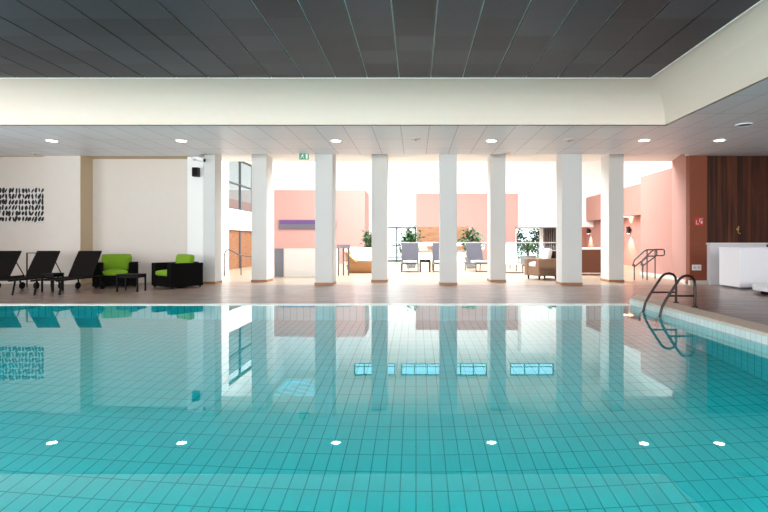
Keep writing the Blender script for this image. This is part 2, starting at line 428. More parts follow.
struct('door_frame', MB().box(LW - .25, 23.2, 0, LW - .05, 23.3, 1.72).box(LW - .25, 25.2, 0, LW - .05, 25.3, 1.72), 'grey_metal', parent=d1)

struct('wall_pink_block', MB().box(LW, 28.5, 0, -2.85, BW, 4.08), 'pink_pale', 'pink block wall at the left of the atrium', 'wall')
struct('wall_atrium_back', MB().box(LW - .3, BW, 2.1, 12, BW + .25, 6.15).box(LW - .3, BW, 6.9, 12, BW + .25, AC)
       .box(3.05, BW, 0, 6.0, BW + .25, 2.1).box(-2.85, BW, 0, -2.4, BW + .25, 2.1), 'wall_white', 'white back wall of the atrium', 'wall')
struct('wall_pink_back', MB().box(0, BW - .12, 2.1, 6.15, BW, 4.12).box(3.05, BW - .12, 0, 6.0, BW, 2.1), 'pink_pale', 'pink wall above the orange wood panel', 'wall')
struct('wall_bulkhead', MB().box(6.15, 29.9, 2.07, 8.45, BW, 5.3), 'wall_white', 'white hanging wall above the garden window', 'wall')
struct('wall_atrium_right', MB().box(10.3, 21.5, 2.45, 10.9, 33, 3.87).box(10.75, 18, 0, 11.1, 33, 2.45), 'pink', 'pink right wall of the atrium with sconces', 'wall')
struct('wall_atrium_upper', MB().box(11.1, 16.6, 0, 11.3, 33, AC), 'wall_white', 'white upper right wall of the atrium', 'wall')
struct('wall_pink_side', MB().prism([(7.7, 14.6), (8.25, 16.5), (8.6, 16.5), (8.6, 14.6)], 0, HB).prism([(8.25, 16.5), (8.25, 18.8), (8.6, 18.8), (8.6, 16.5)], 0, 3.58), 'pink',
       'pink wall beside the terracotta strip', 'wall')
struct('wall_lobby', MB().box(9.0, 32.4, 0, 10.75, 32.6, 2.45), 'pink', 'pink end wall behind the brown sofa', 'wall')
struct('baseboard_atrium', MB().prism([(7.68, 14.6), (8.22, 16.5), (8.22, 18.8), (8.25, 18.8), (8.25, 16.5), (7.7, 14.6)], 0, .1), 'baseboard', 'pale baseboard under the pink wall', 'baseboard')

# atrium ceiling with skylights
ac = MB()
SK = (-5.0, 7.0, 18.8, 26.2)
LS = (-7.7, -5.4, 26.6, 30.6)
ac.box(LW - .3, 16.4, AC, SK[0], 26.6, AC + .15).box(SK[1], 16.4, AC, 12, 26.6, AC + .15).box(SK[0], 16.4, AC, SK[1], SK[2], AC + .15).box(SK[0], SK[3], AC, SK[1], 26.6, AC + .15)
ac.box(LW - .3, 26.6, AC, LS[0], BW + .25, AC + .15).box(LS[1], 26.6, AC, 12, BW + .25, AC + .15).box(LS[0], LS[3], AC, LS[1], BW + .25, AC + .15)
struct('ceiling_atrium', ac, 'wall_white', 'white ceiling of the atrium with skylights', 'ceiling')
sb = MB()
for i in range(9):
    x = SK[0] + (SK[1] - SK[0] - .08) * i / 8
    sb.box(x, SK[2], AC + .02, x + .08, SK[3], AC + .12)
struct('window_4', sb, 'wall_white', 'long roof light over the atrium', 'window')
sb = MB()
for i in range(7):
    mtx = rotz(math.radians(-35), (LS[0] + .35 + .33 * i * 1.0, LS[2] + .45 + .5 * i, AC + .07))
    sb.box(-.9, -.09, -.05, .9, .09, .05, mtx=mtx)
s5 = struct('window_5', sb, 'wall_white', 'striped roof light at the far left of the atrium', 'window')
struct('pane', MB().box(LS[0], LS[2], AC + .13, LS[1], LS[3], AC + .14), 'blue_glass', parent=s5)

# clerestory
for i, (a, b) in enumerate(((-3.75, -2.55), (-2.2, -1.25), (-.9, 1.5), (1.9, 4.3), (5.7, 8.35))):
    n = MB()
    n.box(a, BW + .05, 6.15, b, BW + .15, 6.21).box(a, BW + .05, 6.84, b, BW + .15, 6.9).box(a, BW + .05, 6.36, b, BW + .15, 6.39)
    k = max(2, round((b - a) / .9))
    for j in range(k + 1):
        x = a + (b - a - .06) * j / k
        n.box(x, BW + .05, 6.15, x + .06, BW + .15, 6.9)
    o = struct('window_%d' % (6 + i), n, 'mullion', 'high strip window in the back atrium wall, %s from the left' % ('first', 'second', 'third', 'fourth', 'fifth')[i], 'window')
    struct('pane', MB().box(a, BW + .095, 6.15, b, BW + .105, 6.9), 'blue_glass', parent=o)
pf = MB()
for a, b in ((LW, -3.75), (-2.55, -2.2), (-1.25, -.9), (1.5, 1.9), (4.3, 5.7), (8.35, 12)): pf.box(a, BW, 6.15, b, BW + .25, 6.9)
struct('wall_clerestory', pf, 'wall_white', 'white piers between the high strip windows', 'wall')

# ground-level glazing
n = MB()
for x in (-2.4, -1.22, -.06): n.box(x, BW + .02, 0, x + .09, BW + .12, 2.1)
n.box(-2.4, BW + .02, 2.0, .03, BW + .12, 2.1).box(-2.4, BW + .02, 0, .03, BW + .12, .1).box(-2.4, BW + .02, .95, .03, BW + .12, 1.02)
o = struct('window_11', n, 'mullion', 'dark framed glass wall left of the orange wood panel', 'window')
struct('pane', MB().box(-2.4, BW + .06, 0, .03, BW + .07, 2.1), 'glass', parent=o)
n = MB()
for x in (6.0, 7.5, 7.62, 8.9): n.box(x, BW + .02, 0, x + .09, BW + .12, 2.1)
n.box(6.0, BW + .02, 2.0, 9, BW + .12, 2.1).box(6.0, BW + .02, 0, 9, BW + .12, .1)
o = struct('window_12', n, 'wall_white', 'white framed glass door looking onto the green garden', 'window')
struct('pane', MB().box(6.0, BW + .06, 0, 9, BW + .07, 2.1), 'glass', parent=o)

# ------------------------------------------------------------------ garden outside
struct('ground', MB().box(-14, 31.4, -.3, 16, 44, -.05), 'ground', 'green garden ground outside the atrium glass', 'ground')
def bush(name, label, x, y, h, r, nl, leafm, seed):
    rnd = random.Random(seed)
    t = thing(name, label, 'shrub', (x, y, -.05))
    st = MB()
    for k in range(5):
        a = rnd.random() * 6.3
        st.tube([(0, 0, 0), (.1 * math.cos(a), .1 * math.sin(a), h * .4), (r * .5 * math.cos(a), r * .5 * math.sin(a), h * .8)], [.03, .025, .012], 6)
    st.build('stem', 'bark', t)
    lf = MB()
    for k in range(nl):
        u = rnd.random() * 6.283; v = rnd.uniform(-1, 1); q = (rnd.random()) ** .4
        c = Vector((r * q * math.cos(u) * math.sqrt(1 - v * v), r * q * math.sin(u) * math.sqrt(1 - v * v), h * .55 + h * .45 * v * q))
        leaf(lf, c, rnd, h * .09)
    lf.build('foliage', leafm, t, recalc=False)
    return t
def leaf(mb, c, rnd, L):
    d = Vector((rnd.uniform(-1, 1), rnd.uniform(-1, 1), rnd.uniform(-.8, .5))).normalized()
    s = d.cross(Vector((rnd.uniform(-.3, .3), rnd.uniform(-.3, .3), 1))).normalized() * L * .28
    dn = Vector((0, 0, -L * .12))
    p = [c, c + d * L * .5 + s, c + d * L + dn, c + d * L * .5 - s]
    m = c + d * L * .5 - dn * .5
    v = [mb.bm.verts.new(q) for q in p] ; vm = mb.bm.verts.new(m)
    mb.bm.faces.new((v[0], v[1], vm)); mb.bm.faces.new((v[1], v[2], vm)); mb.bm.faces.new((v[2], v[3], vm)); mb.bm.faces.new((v[3], v[0], vm))
bush('garden_shrub', 'dense green shrub outside the garden door, first from the left', 6.4, 33.2, 2.4, .8, 900, 'leaf2', 1)
bush('garden_shrub', 'tall green shrub outside the garden door, second from the left', 8.25, 33.7, 2.7, .9, 900, 'leaf2', 2)
bush('garden_shrub', 'low green shrub outside the dark framed glass wall', -.9, 34.5, 1.5, .7, 500, 'leaf2', 3)

# ------------------------------------------------------------------ fixtures of the pool hall
order = ('leftmost', 'second', 'third', 'fourth', 'fifth', 'rightmost')
dl = None
for i, (x, y) in enumerate(((52, 140.5), (181.5, 140.5), (336, 140), (491.5, 140.5), (644, 141.5), (719.5, 142))):
    D = 12.25 if i < 4 else 12.2
    lab = {0: 'leftmost of the six lit downlights in the lower ceiling', 5: 'rightmost of the six lit downlights in the lower ceiling'}.get(
        i, '%s from the left of the six lit downlights in the lower ceiling' % order[i])
    loc = ((x - VX) / F * D, D, CL)
    if dl is None:
        dl = thing('downlight', lab, 'ceiling light', loc, group='lit downlights in the lower ceiling')
        MB().lathe([(.15, 0), (.145, -.012), (.115, -.016), (.113, -.001)], n=28).build('ring', 'white_plastic', dl, True)
        MB().lathe([(.112, -.002), (.112, -.013), (.09, -.017)], n=28).build('lamp_lens', 'lamp', dl, True)
    else: again(dl, lab, loc)
    sp = bpy.data.lights.new('downlight_beam', 'SPOT'); sp.energy = 90; sp.spot_size = math.radians(100); sp.spot_blend = .8; sp.color = (1, .93, .84); sp.shadow_soft_size = .12
    so = bpy.data.objects.new('downlight_beam', sp); COL.objects.link(so); so.location = Vector(loc) + Vector((0, 0, -.03))

cs = None
for x, y, lab in ((35, 153, 'round ceiling disc above the leftmost lounger'), (415.5, 138.5, 'small round ceiling disc near the middle of the lower ceiling'),
                  (569, 139.5, 'small round ceiling disc above the column by the tan armchair'), (506, 152.5, 'flat round ceiling disc near the back edge of the lower ceiling')):
    D = (CL - H) * F / (VY - y)
    if cs is None:
        cs = thing('ceiling_sensor', lab, 'detector', ((x - VX) / F * D, D, CL), group='unlit round discs in the lower ceiling')
        MB().lathe([(.13, 0), (.13, -.012), (.09, -.03), (.03, -.034)], n=20).build('housing', 'baseboard', cs, True)
        MB().lathe([(.035, -.033), (.03, -.042), (.01, -.045)], n=12).build('sensor_lens', 'grey_metal', cs, True)
    else: again(cs, lab, ((x - VX) / F * D, D, CL))
D = (CL - H) * F / (VY - 124.5)
t = thing('ceiling_vent', 'round slotted ceiling vent in the lower ceiling at the right', 'vent', ((744 - VX) / F * D, D, CL))
MB().lathe([(.16, 0), (.16, -.015), (.14, -.02), (.138, -.002)], n=24).build('ring', 'white_plastic', t, True)
g = MB()
for k in range(-3, 4): g.box(-math.sqrt(.0185 - (k * .036) ** 2), k * .036 - .009, -.014, math.sqrt(.0185 - (k * .036) ** 2), k * .036 + .009, -.003)
g.build('slats', 'grey_metal', t)

# exit sign with running figure
e = at(304, 154.5, 13.9)
t = thing('exit_sign', 'small green exit sign with running figure hanging from the lower ceiling', 'sign', (e.x, 13.9, CL))
MB().box(-.13, -.012, -.19, .13, .012, -.02, bev=.004).build('sign_plate', 'green_sign', t)
MB().box(-.01, -.006, -.03, .01, .006, 0).build('bracket', 'white_plastic', t)
pm = MB()
def flat(mb, poly, y=-.0145):
    mb.quad(*[(px, y, pz) for px, pz in poly]) if len(poly) == 4 else mb.bm.faces.new([mb.bm.verts.new((px, y, pz)) for px, pz in poly])
flat(pm, [(.05, -.04), (.105, -.04), (.105, -.17), (.05, -.17)])                          # door
flat(pm, [(-.03 + .013 * math.cos(a), -.052 + .013 * math.sin(a)) for a in [k * .7854 for k in range(8)]])   # head
flat(pm, [(-.045, -.068), (-.02, -.068), (-.03, -.115), (-.06, -.112)])                   # trunk
flat(pm, [(-.022, -.07), (.012, -.088), (.008, -.098), (-.026, -.082)])                   # arm ahead
flat(pm, [(-.048, -.07), (-.085, -.085), (-.08, -.096), (-.046, -.083)])                  # arm behind
flat(pm, [(-.045, -.11), (-.03, -.112), (.005, -.14), (-.006, -.15)]); flat(pm, [(-.006, -.15), (.005, -.14), (.0, -.172), (-.012, -.172)])
flat(pm, [(-.06, -.11), (-.045, -.114), (-.075, -.155), (-.088, -.147)]); flat(pm, [(-.088, -.147), (-.075, -.155), (-.112, -.158), (-.112, -.148)])
pm.build('pictogram', 'white_plastic', t)

# loudspeaker, camera
s = at(195.5, 172, 14.45)
t = thing('loudspeaker', 'small black loudspeaker on the white wall strip', 'speaker', (s.x, 14.6, s.z))
MB().box(-.085, -.2, -.13, .085, -.04, .13, bev=.015).build('cabinet', 'black', t)
MB().box(-.072, -.207, -.115, .072, -.2, .115, bev=.003).build('grille', 'dark_metal', t)
MB().tube([(0, .005, 0), (0, -.05, 0)], .03).build('bracket', 'dark_metal', t)
s = at(197, 159.5, 14.4)
t = thing('security_camera', 'white wall camera on a curved arm above the black loudspeaker', 'camera', (s.x, 14.6, s.z))
MB().tube([(-.16, 0, .02), (-.16, -.1, .06), (-.06, -.2, .06), (.08, -.22, .02)], .04).build('arm', 'white_plastic', t, True)
MB().tube([(.02, -.22, .03), (.22, -.24, -.03)], .065, 12).build('camera_housing', 'white_plastic', t, True)
MB().tube([(.22, -.24, -.03), (.235, -.242, -.034)], .045, 12).build('lens', 'black', t, True)

# artwork
t = thing('wall_canvas', 'wide canvas with rows of black brush marks on the cream wall', 'painting', (-11.45, 14.6, 2.245))
MB().box(-.9, -.04, -.49, .87, 0, .49, bev=.005).build('canvas', 'canvas', t)
rk = MB(); rnd = random.Random(5)
for r in range(6):
    for c in range(19):
        x = -.85 + c * .0935 + rnd.uniform(-.015, .015); z = .41 - r * .163 + rnd.uniform(-.012, .012)
        hh = rnd.uniform(.062, .09); ww = rnd.uniform(.028, .05); sl = rnd.uniform(-.035, .015)
        pts = []
        for k in range(8):
            a = k * PI / 4 + rnd.uniform(-.25, .25)
            u = ww * math.cos(a) * rnd.uniform(.7, 1.15); v = hh * math.sin(a) * rnd.uniform(.85, 1.1)
            pts.append((x + u + sl * v / hh * -1, z + v))
        a_ = [rk.bm.verts.new((p[0], -.0405, p[1])) for p in pts]; b_ = [rk.bm.verts.new((p[0], -.044, p[1])) for p in pts]
        rk.bm.faces.new(b_)
        for k in range(8): rk.bm.faces.new((a_[k], a_[(k + 1) % 8], b_[(k + 1) % 8], b_[k]))
rk.build('brush_marks', 'ink', t)

# wall plates at the right
s = at(699, 221.5, 14.4)
t = thing('fire_alarm_sign', 'small red sign on the terracotta wall', 'sign', (s.x, 14.4, s.z))
MB().box(-.13, -.012, -.12, .13, 0, .12, bev=.003).build('plate', 'red', t)
q = MB(); q.box(-.09, -.015, -.08, -.01, -.012, -.06).box(-.09, -.015, -.08, -.07, -.012, .04).box(.0, -.015, -.02, .02, -.012, .08).box(.0, -.015, .06, .09, -.012, .08).box(.04, -.015, -.06, .09, -.012, .02)
q.build('symbol', 'canvas', t)
s = at(696.5, 267.5, 14.4)
t = thing('wall_socket', 'white double socket plate low on the terracotta wall', 'socket', (s.x, 14.4, s.z))
MB().box(-.13, -.015, -.08, .13, 0, .08, bev=.006).build('plate', 'white_plastic', t)
MB().lathe([(.045, 0), (.045, .004), (.04, .006)], n=16).build('outlet', 'baseboard', t).matrix_local = Matrix.Translation((-.06, -.015, 0)) @ Matrix.Rotation(PI / 2, 4, 'X')
MB().lathe([(.045, 0), (.045, .004), (.04, .006)], n=16).build('outlet', 'baseboard', t).matrix_local = Matrix.Translation((.06, -.015, 0)) @ Matrix.Rotation(PI / 2, 4, 'X')
s = at(738, 230, 14.4)
t = thing('wall_hook', 'small brass hook ornament on the dark wood wall', 'hook', (s.x, 14.42, s.z)); t.scale = (.7, 1, .7)
MB().lathe([(.05, 0), (.05, .01), (.03, .015)], n=16).build('rosette', 'brass', t).matrix_local = Matrix.Translation((0, 0, .03)) @ Matrix.Rotation(PI / 2, 4, 'X')
MB().tube([(0, -.01, .1), (.02, -.03, .15), (0, -.04, .0), (-.03, -.05, -.09), (.0, -.09, -.16), (.04, -.09, -.12)], .016, 8).build('hook_arm', 'brass', t, True)

# white low wall + desk + white platform
t = thing('low_partition', 'low white partition standing against the dark wood wall', 'partition', (8.95, 14.28, 0))
MB().box(-.78, -.06, 0, .78, .1, 1.12).build('panel', 'desk_white', t)
MB().box(-.8, -.1, 1.12, .8, .12, 1.17, bev=.006).build('cap', 'desk_white', t)
t = thing('reception_desk', 'white box desk in front of the dark wood wall', 'desk', (8.35, 11.78, RD))
MB().box(-1.15, -.38, .04, 1.15, .38, .9, bev=.008).build('desk_body', 'desk_white', t)
MB().box(-1.16, -.39, .9, 1.16, .39, .93, bev=.004).build('desk_top', 'desk_white', t)
MB().box(-1.1, -.34, 0, 1.1, .34, .04).build('plinth', 'grey_metal', t)
t = thing('round_platform', 'low white round-cornered platform on the raised deck in front of the desk', 'platform', (8.05, 9.75, RD))
def rrect(w, d, r, n=8):
    out = []
    for cx, cy, a0 in ((w - r, d - r, 0), (-w + r, d - r, PI / 2), (-w + r, -d + r, PI), (w - r, -d + r, 3 * PI / 2)):
        out += [(cx + r * math.cos(a0 + PI / 2 * k / n), cy + r * math.sin(a0 + PI / 2 * k / n)) for k in range(n + 1)]
    return out
MB().prism(rrect(1.2, 1.2, .75), .075, .17).build('slab', 'desk_white', t)
MB().prism(rrect(1.08, 1.08, .68), 0, .075).build('plinth', 'dark_metal', t)

# ------------------------------------------------------------------ pool ladder
t = thing('pool_ladder', 'dark steel pool ladder with two looped handrails at the right pool edge', 'pool ladder', (4.5, 8.56, RD))
def ladder_rail(dy):
    z = lambda v: v - RD
    pts = [(-.63, dy, z(-1.1)), (-.62, dy, z(-.3)), (-.57, dy, z(-.02)), (-.53, dy, z(.14)), (-.46, dy, z(.27)), (-.33, dy, z(.47)), (-.25, dy, z(.59)), (-.19, dy, z(.635)), (-.12, dy, z(.65)), (-.05, dy, z(.63)), (-.01, dy, z(.58)), (0, dy, z(.5)), (0, dy, 0)]
    o = MB().tube(pts, .021, 12).build('handrail', 'rail_dark', t, True)
    MB().lathe([(.05, 0), (.05, .008), (.03, .02)], (0, dy, 0), 16).build('flange', 'rail_dark', o, True)
    MB().tube([(-.43, dy, .18), (0, dy, .18)], .016, 10).build('crossbar', 'rail_dark', t, True)
ladder_rail(.3); ladder_rail(-.3)
for z in (-.35, -.65, -.95): MB().box(-.66, -.3, z - RD - .015, -.58, .3, z - RD + .015, bev=.004).build('step', 'steel', t)

# ------------------------------------------------------------------ loungers on the deck
def make_lounger(label, loc, group, frame_m, sling_m, w=.56, wheel=True, L=1.22, bh=.62, by=.38):
    t = thing('sun_lounger', label, 'sun lounger', loc, group=group)
    h = w / 2; z = .33
    for s in (-1, 1):
        MB().tube([(s * h, -L, z), (s * h, .5, z)], .022, 8).build('side_rail', frame_m, t, True)
        MB().tube([(s * h, -L + .18, z), (s * h, -L + .1, 0)], .02, 8).build('leg', frame_m, t, True)
        MB().tube([(s * h, .34, z), (s * h, .4, 0 if not wheel else .08)], .02, 8).build('leg', frame_m, t, True)
    sl = MB(); n = 10
    for i in range(n):
        y0 = -L + .02 + (L - .02) * i / n; y1 = -L + .02 + (L - .02) * (i + 1) / n
        dz = lambda y: z + .012 - .02 * math.sin(PI * (y + L) / L)
        for x0, x1 in ((-h + .015, 0), (0, h - .015)):
            sl.quad((x0, y0, dz(y0)), (x1, y0, dz(y0)), (x1, y1, dz(y1)), (x0, y1, dz(y1)))
    bmesh.ops.remove_doubles(sl.bm, verts=sl.bm.verts, dist=.001)
    bmesh.ops.solidify(sl.bm, geom=list(sl.bm.faces), thickness=.014)
    sl.build('seat_sling', sling_m, t, True)
    bk = MB(); prof = [(0, 0), (by * .3, bh * .33), (by * .66, bh * .68), (by, bh)]
    for (a, b) in zip(prof, prof[1:]):
        bk.quad((-h + .01, a[0] + .01, z + a[1] + .01), (h - .01, a[0] + .01, z + a[1] + .01), (h - .01, b[0] + .01, z + b[1] + .01), (-h + .01, b[0] + .01, z + b[1] + .01))
    bmesh.ops.remove_doubles(bk.bm, verts=bk.bm.verts, dist=.001)
    bmesh.ops.solidify(bk.bm, geom=list(bk.bm.faces), thickness=.016)
    bk.build('backrest_sling', sling_m, t, True)
    fr = [(-h, .02, z + .02)] + [(-h, p[0] + .02, z + p[1]) for p in prof[1:]] + [(h, p[0] + .02, z + p[1]) for p in prof[:0:-1]] + [(h, .02, z + .02)]
    MB().tube(fr, .02, 8).build('backrest_frame', frame_m, t, True)
    for s in (-1, 1): MB().tube([(s * h, by * .62, z + bh * .6), (s * h, .5, z)], .012, 6).build('support_strut', frame_m, t, True)
    if wheel:
        for s in (-1, 1):
            o = MB().lathe([(.03, -.02), (.085, -.02), (.09, 0), (.085, .02), (.03, .02)], n=18).build('wheel', frame_m, t, True)
            o.matrix_local = Matrix.Translation((s * (h + .03), .4, .09)) @ Matrix.Rotation(PI / 2, 4, 'Y')
    else:
        MB().tube([(-h, -L + .1, 0.03), (h, -L + .1, .03)], .014, 6).build('stretcher', frame_m, t, True)
    return t
LY = 12.55
lg = make_lounger('dark brown sling sun lounger beside the left green-cushioned armchair', (-8.24, LY, 0), 'dark loungers by the pool', 'dark_metal', 'sling')
again(lg, 'dark brown sling sun lounger in the middle of the row of three', (-9.29, LY, 0))
again(lg, 'dark brown sling sun lounger below the black marked canvas, cut by the photo edge', (-10.27, LY, 0))
t = thing('towel_rail', 'slim dark rail between the backs of the two loungers furthest left', 'rail', (-9.9, 13.45, 0))
MB().tube([(-.32, 0, 0), (-.32, 0, .9), (.32, 0, .9), (.32, 0, 0)], .018, 8).build('rail_frame', 'dark_metal', t)
MB().tube([(-.32, 0, .25), (.32, 0, .25)], .012, 8).build('lower_bar', 'dark_metal', t)

def make_table(label, loc, w, d, h, group, m='dark_metal', q=.016):
    t = thing('side_table', label, 'side table', loc, group=group)
    MB().box(-w, -d, h - .03, w, d, h, bev=.005).build('table_top', m, t)
    MB().box(-w + .03, -d + .03, h - .09, w - .03, d - .03, h - .03).build('apron', m, t)
    for sx in (-1, 1):
        for sy in (-1, 1):
            x, y = sx * (w - .02), sy * (d - .02)
            MB().box(x - q, y - q, 0, x + q, y + q, h - .03).build('leg', m, t)
    return t
tb = make_table('small dark side table between the two loungers nearest the armchairs', (-8.765, 12.35, 0), .15, .19, .44, 'dark side tables')
make_table('low dark side table in front of the two green-cushioned armchairs', (-6.88, 12.38, 0), .26, .2, .42, 'dark side tables')

# ------------------------------------------------------------------ rattan armchairs
def cushion(x0, y0, z0, x1, y1, z1, puff=.03):
    mb = MB(); mb.box(x0, y0, z0, x1, y1, z1)
    bmesh.ops.subdivide_edges(mb.bm, edges=list(mb.bm.edges), cuts=5, use_grid_fill=True)
    c = Vector(((x0 + x1) / 2, (y0 + y1) / 2, (z0 + z1) / 2)); hs = Vector(((x1 - x0) / 2, (y1 - y0) / 2, (z1 - z0) / 2))
    r = min(hs) * .6
    for v in mb.bm.verts:
        d = v.co - c
        inner = Vector([max(-(hs[i] - r), min(hs[i] - r, d[i])) for i in range(3)])
        off = d - inner
        if off.length > r: off = off.normalized() * r
        v.co = c + inner + off
        ax = min(range(3), key=lambda i: hs[i])
        o1, o2 = [i for i in range(3) if i != ax]
        k = (1 - (d[o1] / hs[o1]) ** 2) * (1 - (d[o2] / hs[o2]) ** 2)
        v.co[ax] += puff * k * (1 if d[ax] > 0 else -1) * min(1, abs(d[ax]) / hs[ax])
    return mb
def make_armchair(label, loc, rz):
    t = thing('rattan_armchair', label, 'armchair', loc, rz, 'green-cushioned armchairs')
    W, Dp = .49, .42
    MB().box(-W, -Dp, .04, -W + .2, Dp, .62, bev=.02).build('armrest', 'rattan', t)
    MB().box(W - .2, -Dp, .04, W, Dp, .62, bev=.02).build('armrest', 'rattan', t)
    MB().box(-W + .2, Dp - .16, .04, W - .2, Dp, .64, bev=.02).build('backrest', 'rattan', t)
    MB().box(-W + .2, -Dp, .04, W - .2, Dp - .16, .30, bev=.02).build('seat_base', 'rattan', t)
    cushion(-W + .205, -Dp - .01, .30, W - .205, Dp - .28, .43).build('seat_cushion', 'lime', t, True)
    o = cushion(-W + .15, -.08, -.2, W - .15, .08, .24).build('back_cushion', 'lime', t, True)
    o.matrix_local = Matrix.Translation((0, Dp - .24, .59)) @ Matrix.Rotation(math.radians(-10), 4, 'X')
    for sx in (-1, 1):
        for sy in (-1, 1): MB().lathe([(.02, 0), (.026, .04)], (sx * (W - .06), sy * (Dp - .06), 0), 10).build('foot', 'dark_metal', t)
    return t
ac1 = make_armchair('black rattan armchair with lime cushions facing the pool', (-8.03, 13.72, 0), math.radians(27))
ac1.scale = (1.04, 1.04, 1.04)
again(ac1, 'black rattan armchair with lime cushions turned sideways by the white column', (-6.31, 13.54, 0), math.radians(-37))

# ------------------------------------------------------------------ atrium furniture and railings
def P(x, D, z=0): return ((x - VX) / F * D, D, z)
t = thing('parapet', 'low white parapet with a grey end panel below the purple light strip', 'parapet', (-3.7, 17.6, 0))
MB().box(-.83, -.08, 0, 1.0, .08, .96).build('panel', 'wall_white', t)
MB().box(-1.14, -.1, 0, -.83, .1, .97).build('end_panel', 'grey_metal', t)
t = thing('purple_display', 'purple lit strip recessed in the pink block wall', 'light strip', ((279 - VX) / F * 28.5, 28.5, H + 17.5 / F * 28.5))
MB().box(0, -.08, -.24, 3.2, 0, .26).build('strip_frame', 'grey_metal', t)
MB().box(.06, -.1, .02, 3.15, -.075, .24).build('purple_tube', 'purple', t)
MB().box(.06, -.1, -.22, 3.15, -.075, .01).build('screen', 'purple_pale', t)

# handrails
def handrail(label, loc, pts_list, posts, group, m='rail_grey', r=.022):
    t = thing('handrail', label, 'handrail', loc, group=group)
    for pts in pts_list: MB().tube(pts, r, 10).build('rail', m, t, True)
    for p in posts: MB().tube([p, (p[0], p[1], 0)], r * .9, 10).build('post', m, t, True)
    return t
R0 = at(653, 280, 16.0)
def loop(dy):
    return [(-.42, dy, .55), (-.4, dy, .62), (-.1, dy, .9), (0, dy, .95), (.26, dy, .95), (.3, dy, .92), (.3, dy, .78), (.26, dy, .75), (.05, dy, .75), (-.4, dy, .42), (-.46, dy, .45), (-.42, dy, .55)]
handrail('steel stair handrail loop beside the pink wall', (7.22, 16.0, 0), [loop(0)], [(0, 0, .93), (-.4, 0, .5)], 'steel handrails')
handrail('second steel handrail loop close to the pink wall', (7.75, 16.6, 0), [loop(0)], [(0, 0, .93), (-.4, 0, .5)], 'steel handrails')
handrail('curved steel handrail left of the purple light strip', (-6.42, 18.0, 0),
         [[(-.32, 0, 0), (-.32, 0, .72), (-.28, 0, .86), (-.18, 0, .92), (-.05, 0, .88), (.1, .3, .72), (.9, 1.6, .55)]], [(.15, .35, .70), (.5, .95, .62)], 'steel handrails')
t = thing('glass_gate', 'grey capped glass rail between the exit sign column and the daybed', 'railing', (-2.62, 18.2, 0))
MB().box(-.18, -.1, .98, .28, .1, 1.1).build('cap', 'grey_metal', t)
for x in (-.14, .04, .22): MB().tube([(x, 0, 0), (x, 0, .98)], .025, 8).build('post', 'rail_grey', t, True)
MB().box(-.14, -.006, .1, .22, .006, .95).build('pane', 'glass', t)

# glass balustrade behind the loungers
t = thing('glass_balustrade', 'long clear glass balustrade with steel rail behind the atrium loungers', 'balustrade', (2.6, 22.2, 0))
for k in range(6):
    x0 = -4.4 + k * 1.47
    MB().box(x0 + .03, -.006, .08, x0 + 1.44, .006, 1.1).build('glass_panel', 'glass', t)
for k in range(7): MB().tube([(-4.4 + k * 1.47, 0, 0), (-4.4 + k * 1.47, 0, 1.14)], .02, 8).build('post', 'steel', t, True)
MB().tube([(-4.4, 0, 1.16), (4.42, 0, 1.16)], .026, 8).build('rail', 'steel', t, True)

# wicker daybed
t = thing('wicker_daybed', 'round tan wicker daybed with white cushions beside the white column', 'daybed', P(365, 20.2))
bs = MB(); n = 28; prof = [(.62, 0), (.70, .1), (.74, .3), (.72, .42)]
bs.lathe(prof, n=n); bs.build('basket_base', 'wicker', t, True)
bk = MB(); r0 = []
for k in range(15):
    a = math.radians(100 + 150 * k / 14); hgt = .42 + .5 * math.sin(PI * k / 14)
    r0.append([bk.bm.verts.new(p) for p in ((.74 * math.cos(a), .74 * math.sin(a), .40), (.80 * math.cos(a), .80 * math.sin(a), hgt + .02), (.70 * math.cos(a), .70 * math.sin(a), hgt + .02), (.66 * math.cos(a), .66 * math.sin(a), .40))])
for a, b in zip(r0, r0[1:]):
    for j in range(4): bk.bm.faces.new((a[j], a[(j + 1) % 4], b[(j + 1) % 4], b[j]))
bk.bm.faces.new(r0[0]); bk.bm.faces.new(r0[-1][::-1])
bk.build('wicker_back', 'wicker', t, True)
MB().lathe([(.6, .42), (.66, .47), (.66, .55), (.6, .6), (.3, .62)], n=28).build('mattress', 'white_cush', t, True)
o = cushion(-.32, -.09, -.2, .32, .09, .2).build('pillow', 'white_cush', t, True)
o.matrix_local = Matrix.Translation((-.42, .1, .78)) @ Matrix.Rotation(math.radians(75), 4, 'Z') @ Matrix.Rotation(math.radians(-20), 4, 'X')
o = cushion(-.3, -.09, -.18, .3, .09, .18).build('pillow', 'white_cush', t, True)
o.matrix_local = Matrix.Translation((-.05, .44, .78)) @ Matrix.Rotation(math.radians(-20), 4, 'X')

# atrium loungers
al = make_lounger('grey sling lounger left of the small atrium side table', (*P(410, 21.0)[:2], 0), 'grey loungers in the atrium', 'rail_grey', 'grey_sling', w=.66, wheel=False, L=1.0, bh=.8, by=.34)
cushion(-.28, -.55, .35, .28, -.1, .43, .015).build('towel', 'white_cush', al, True)
again(al, 'grey sling lounger right of the small atrium side table, half behind a column', (*P(441, 21.0)[:2], 0))
again(al, 'grey sling lounger under the right potted plant', (*P(476, 21.2)[:2], 0), math.radians(14))
wl = make_lounger('white sling lounger by the white column and the garden door', (*P(510, 20.4)[:2], 0), 'grey loungers in the atrium', 'rail_grey', 'white_cush', w=.66, wheel=False, L=1.0, bh=.8, by=.34)
make_table('small dark table between two grey atrium loungers', (*P(425, 20.5)[:2], 0), .21, .2, .48, 'atrium side table', q=.026)

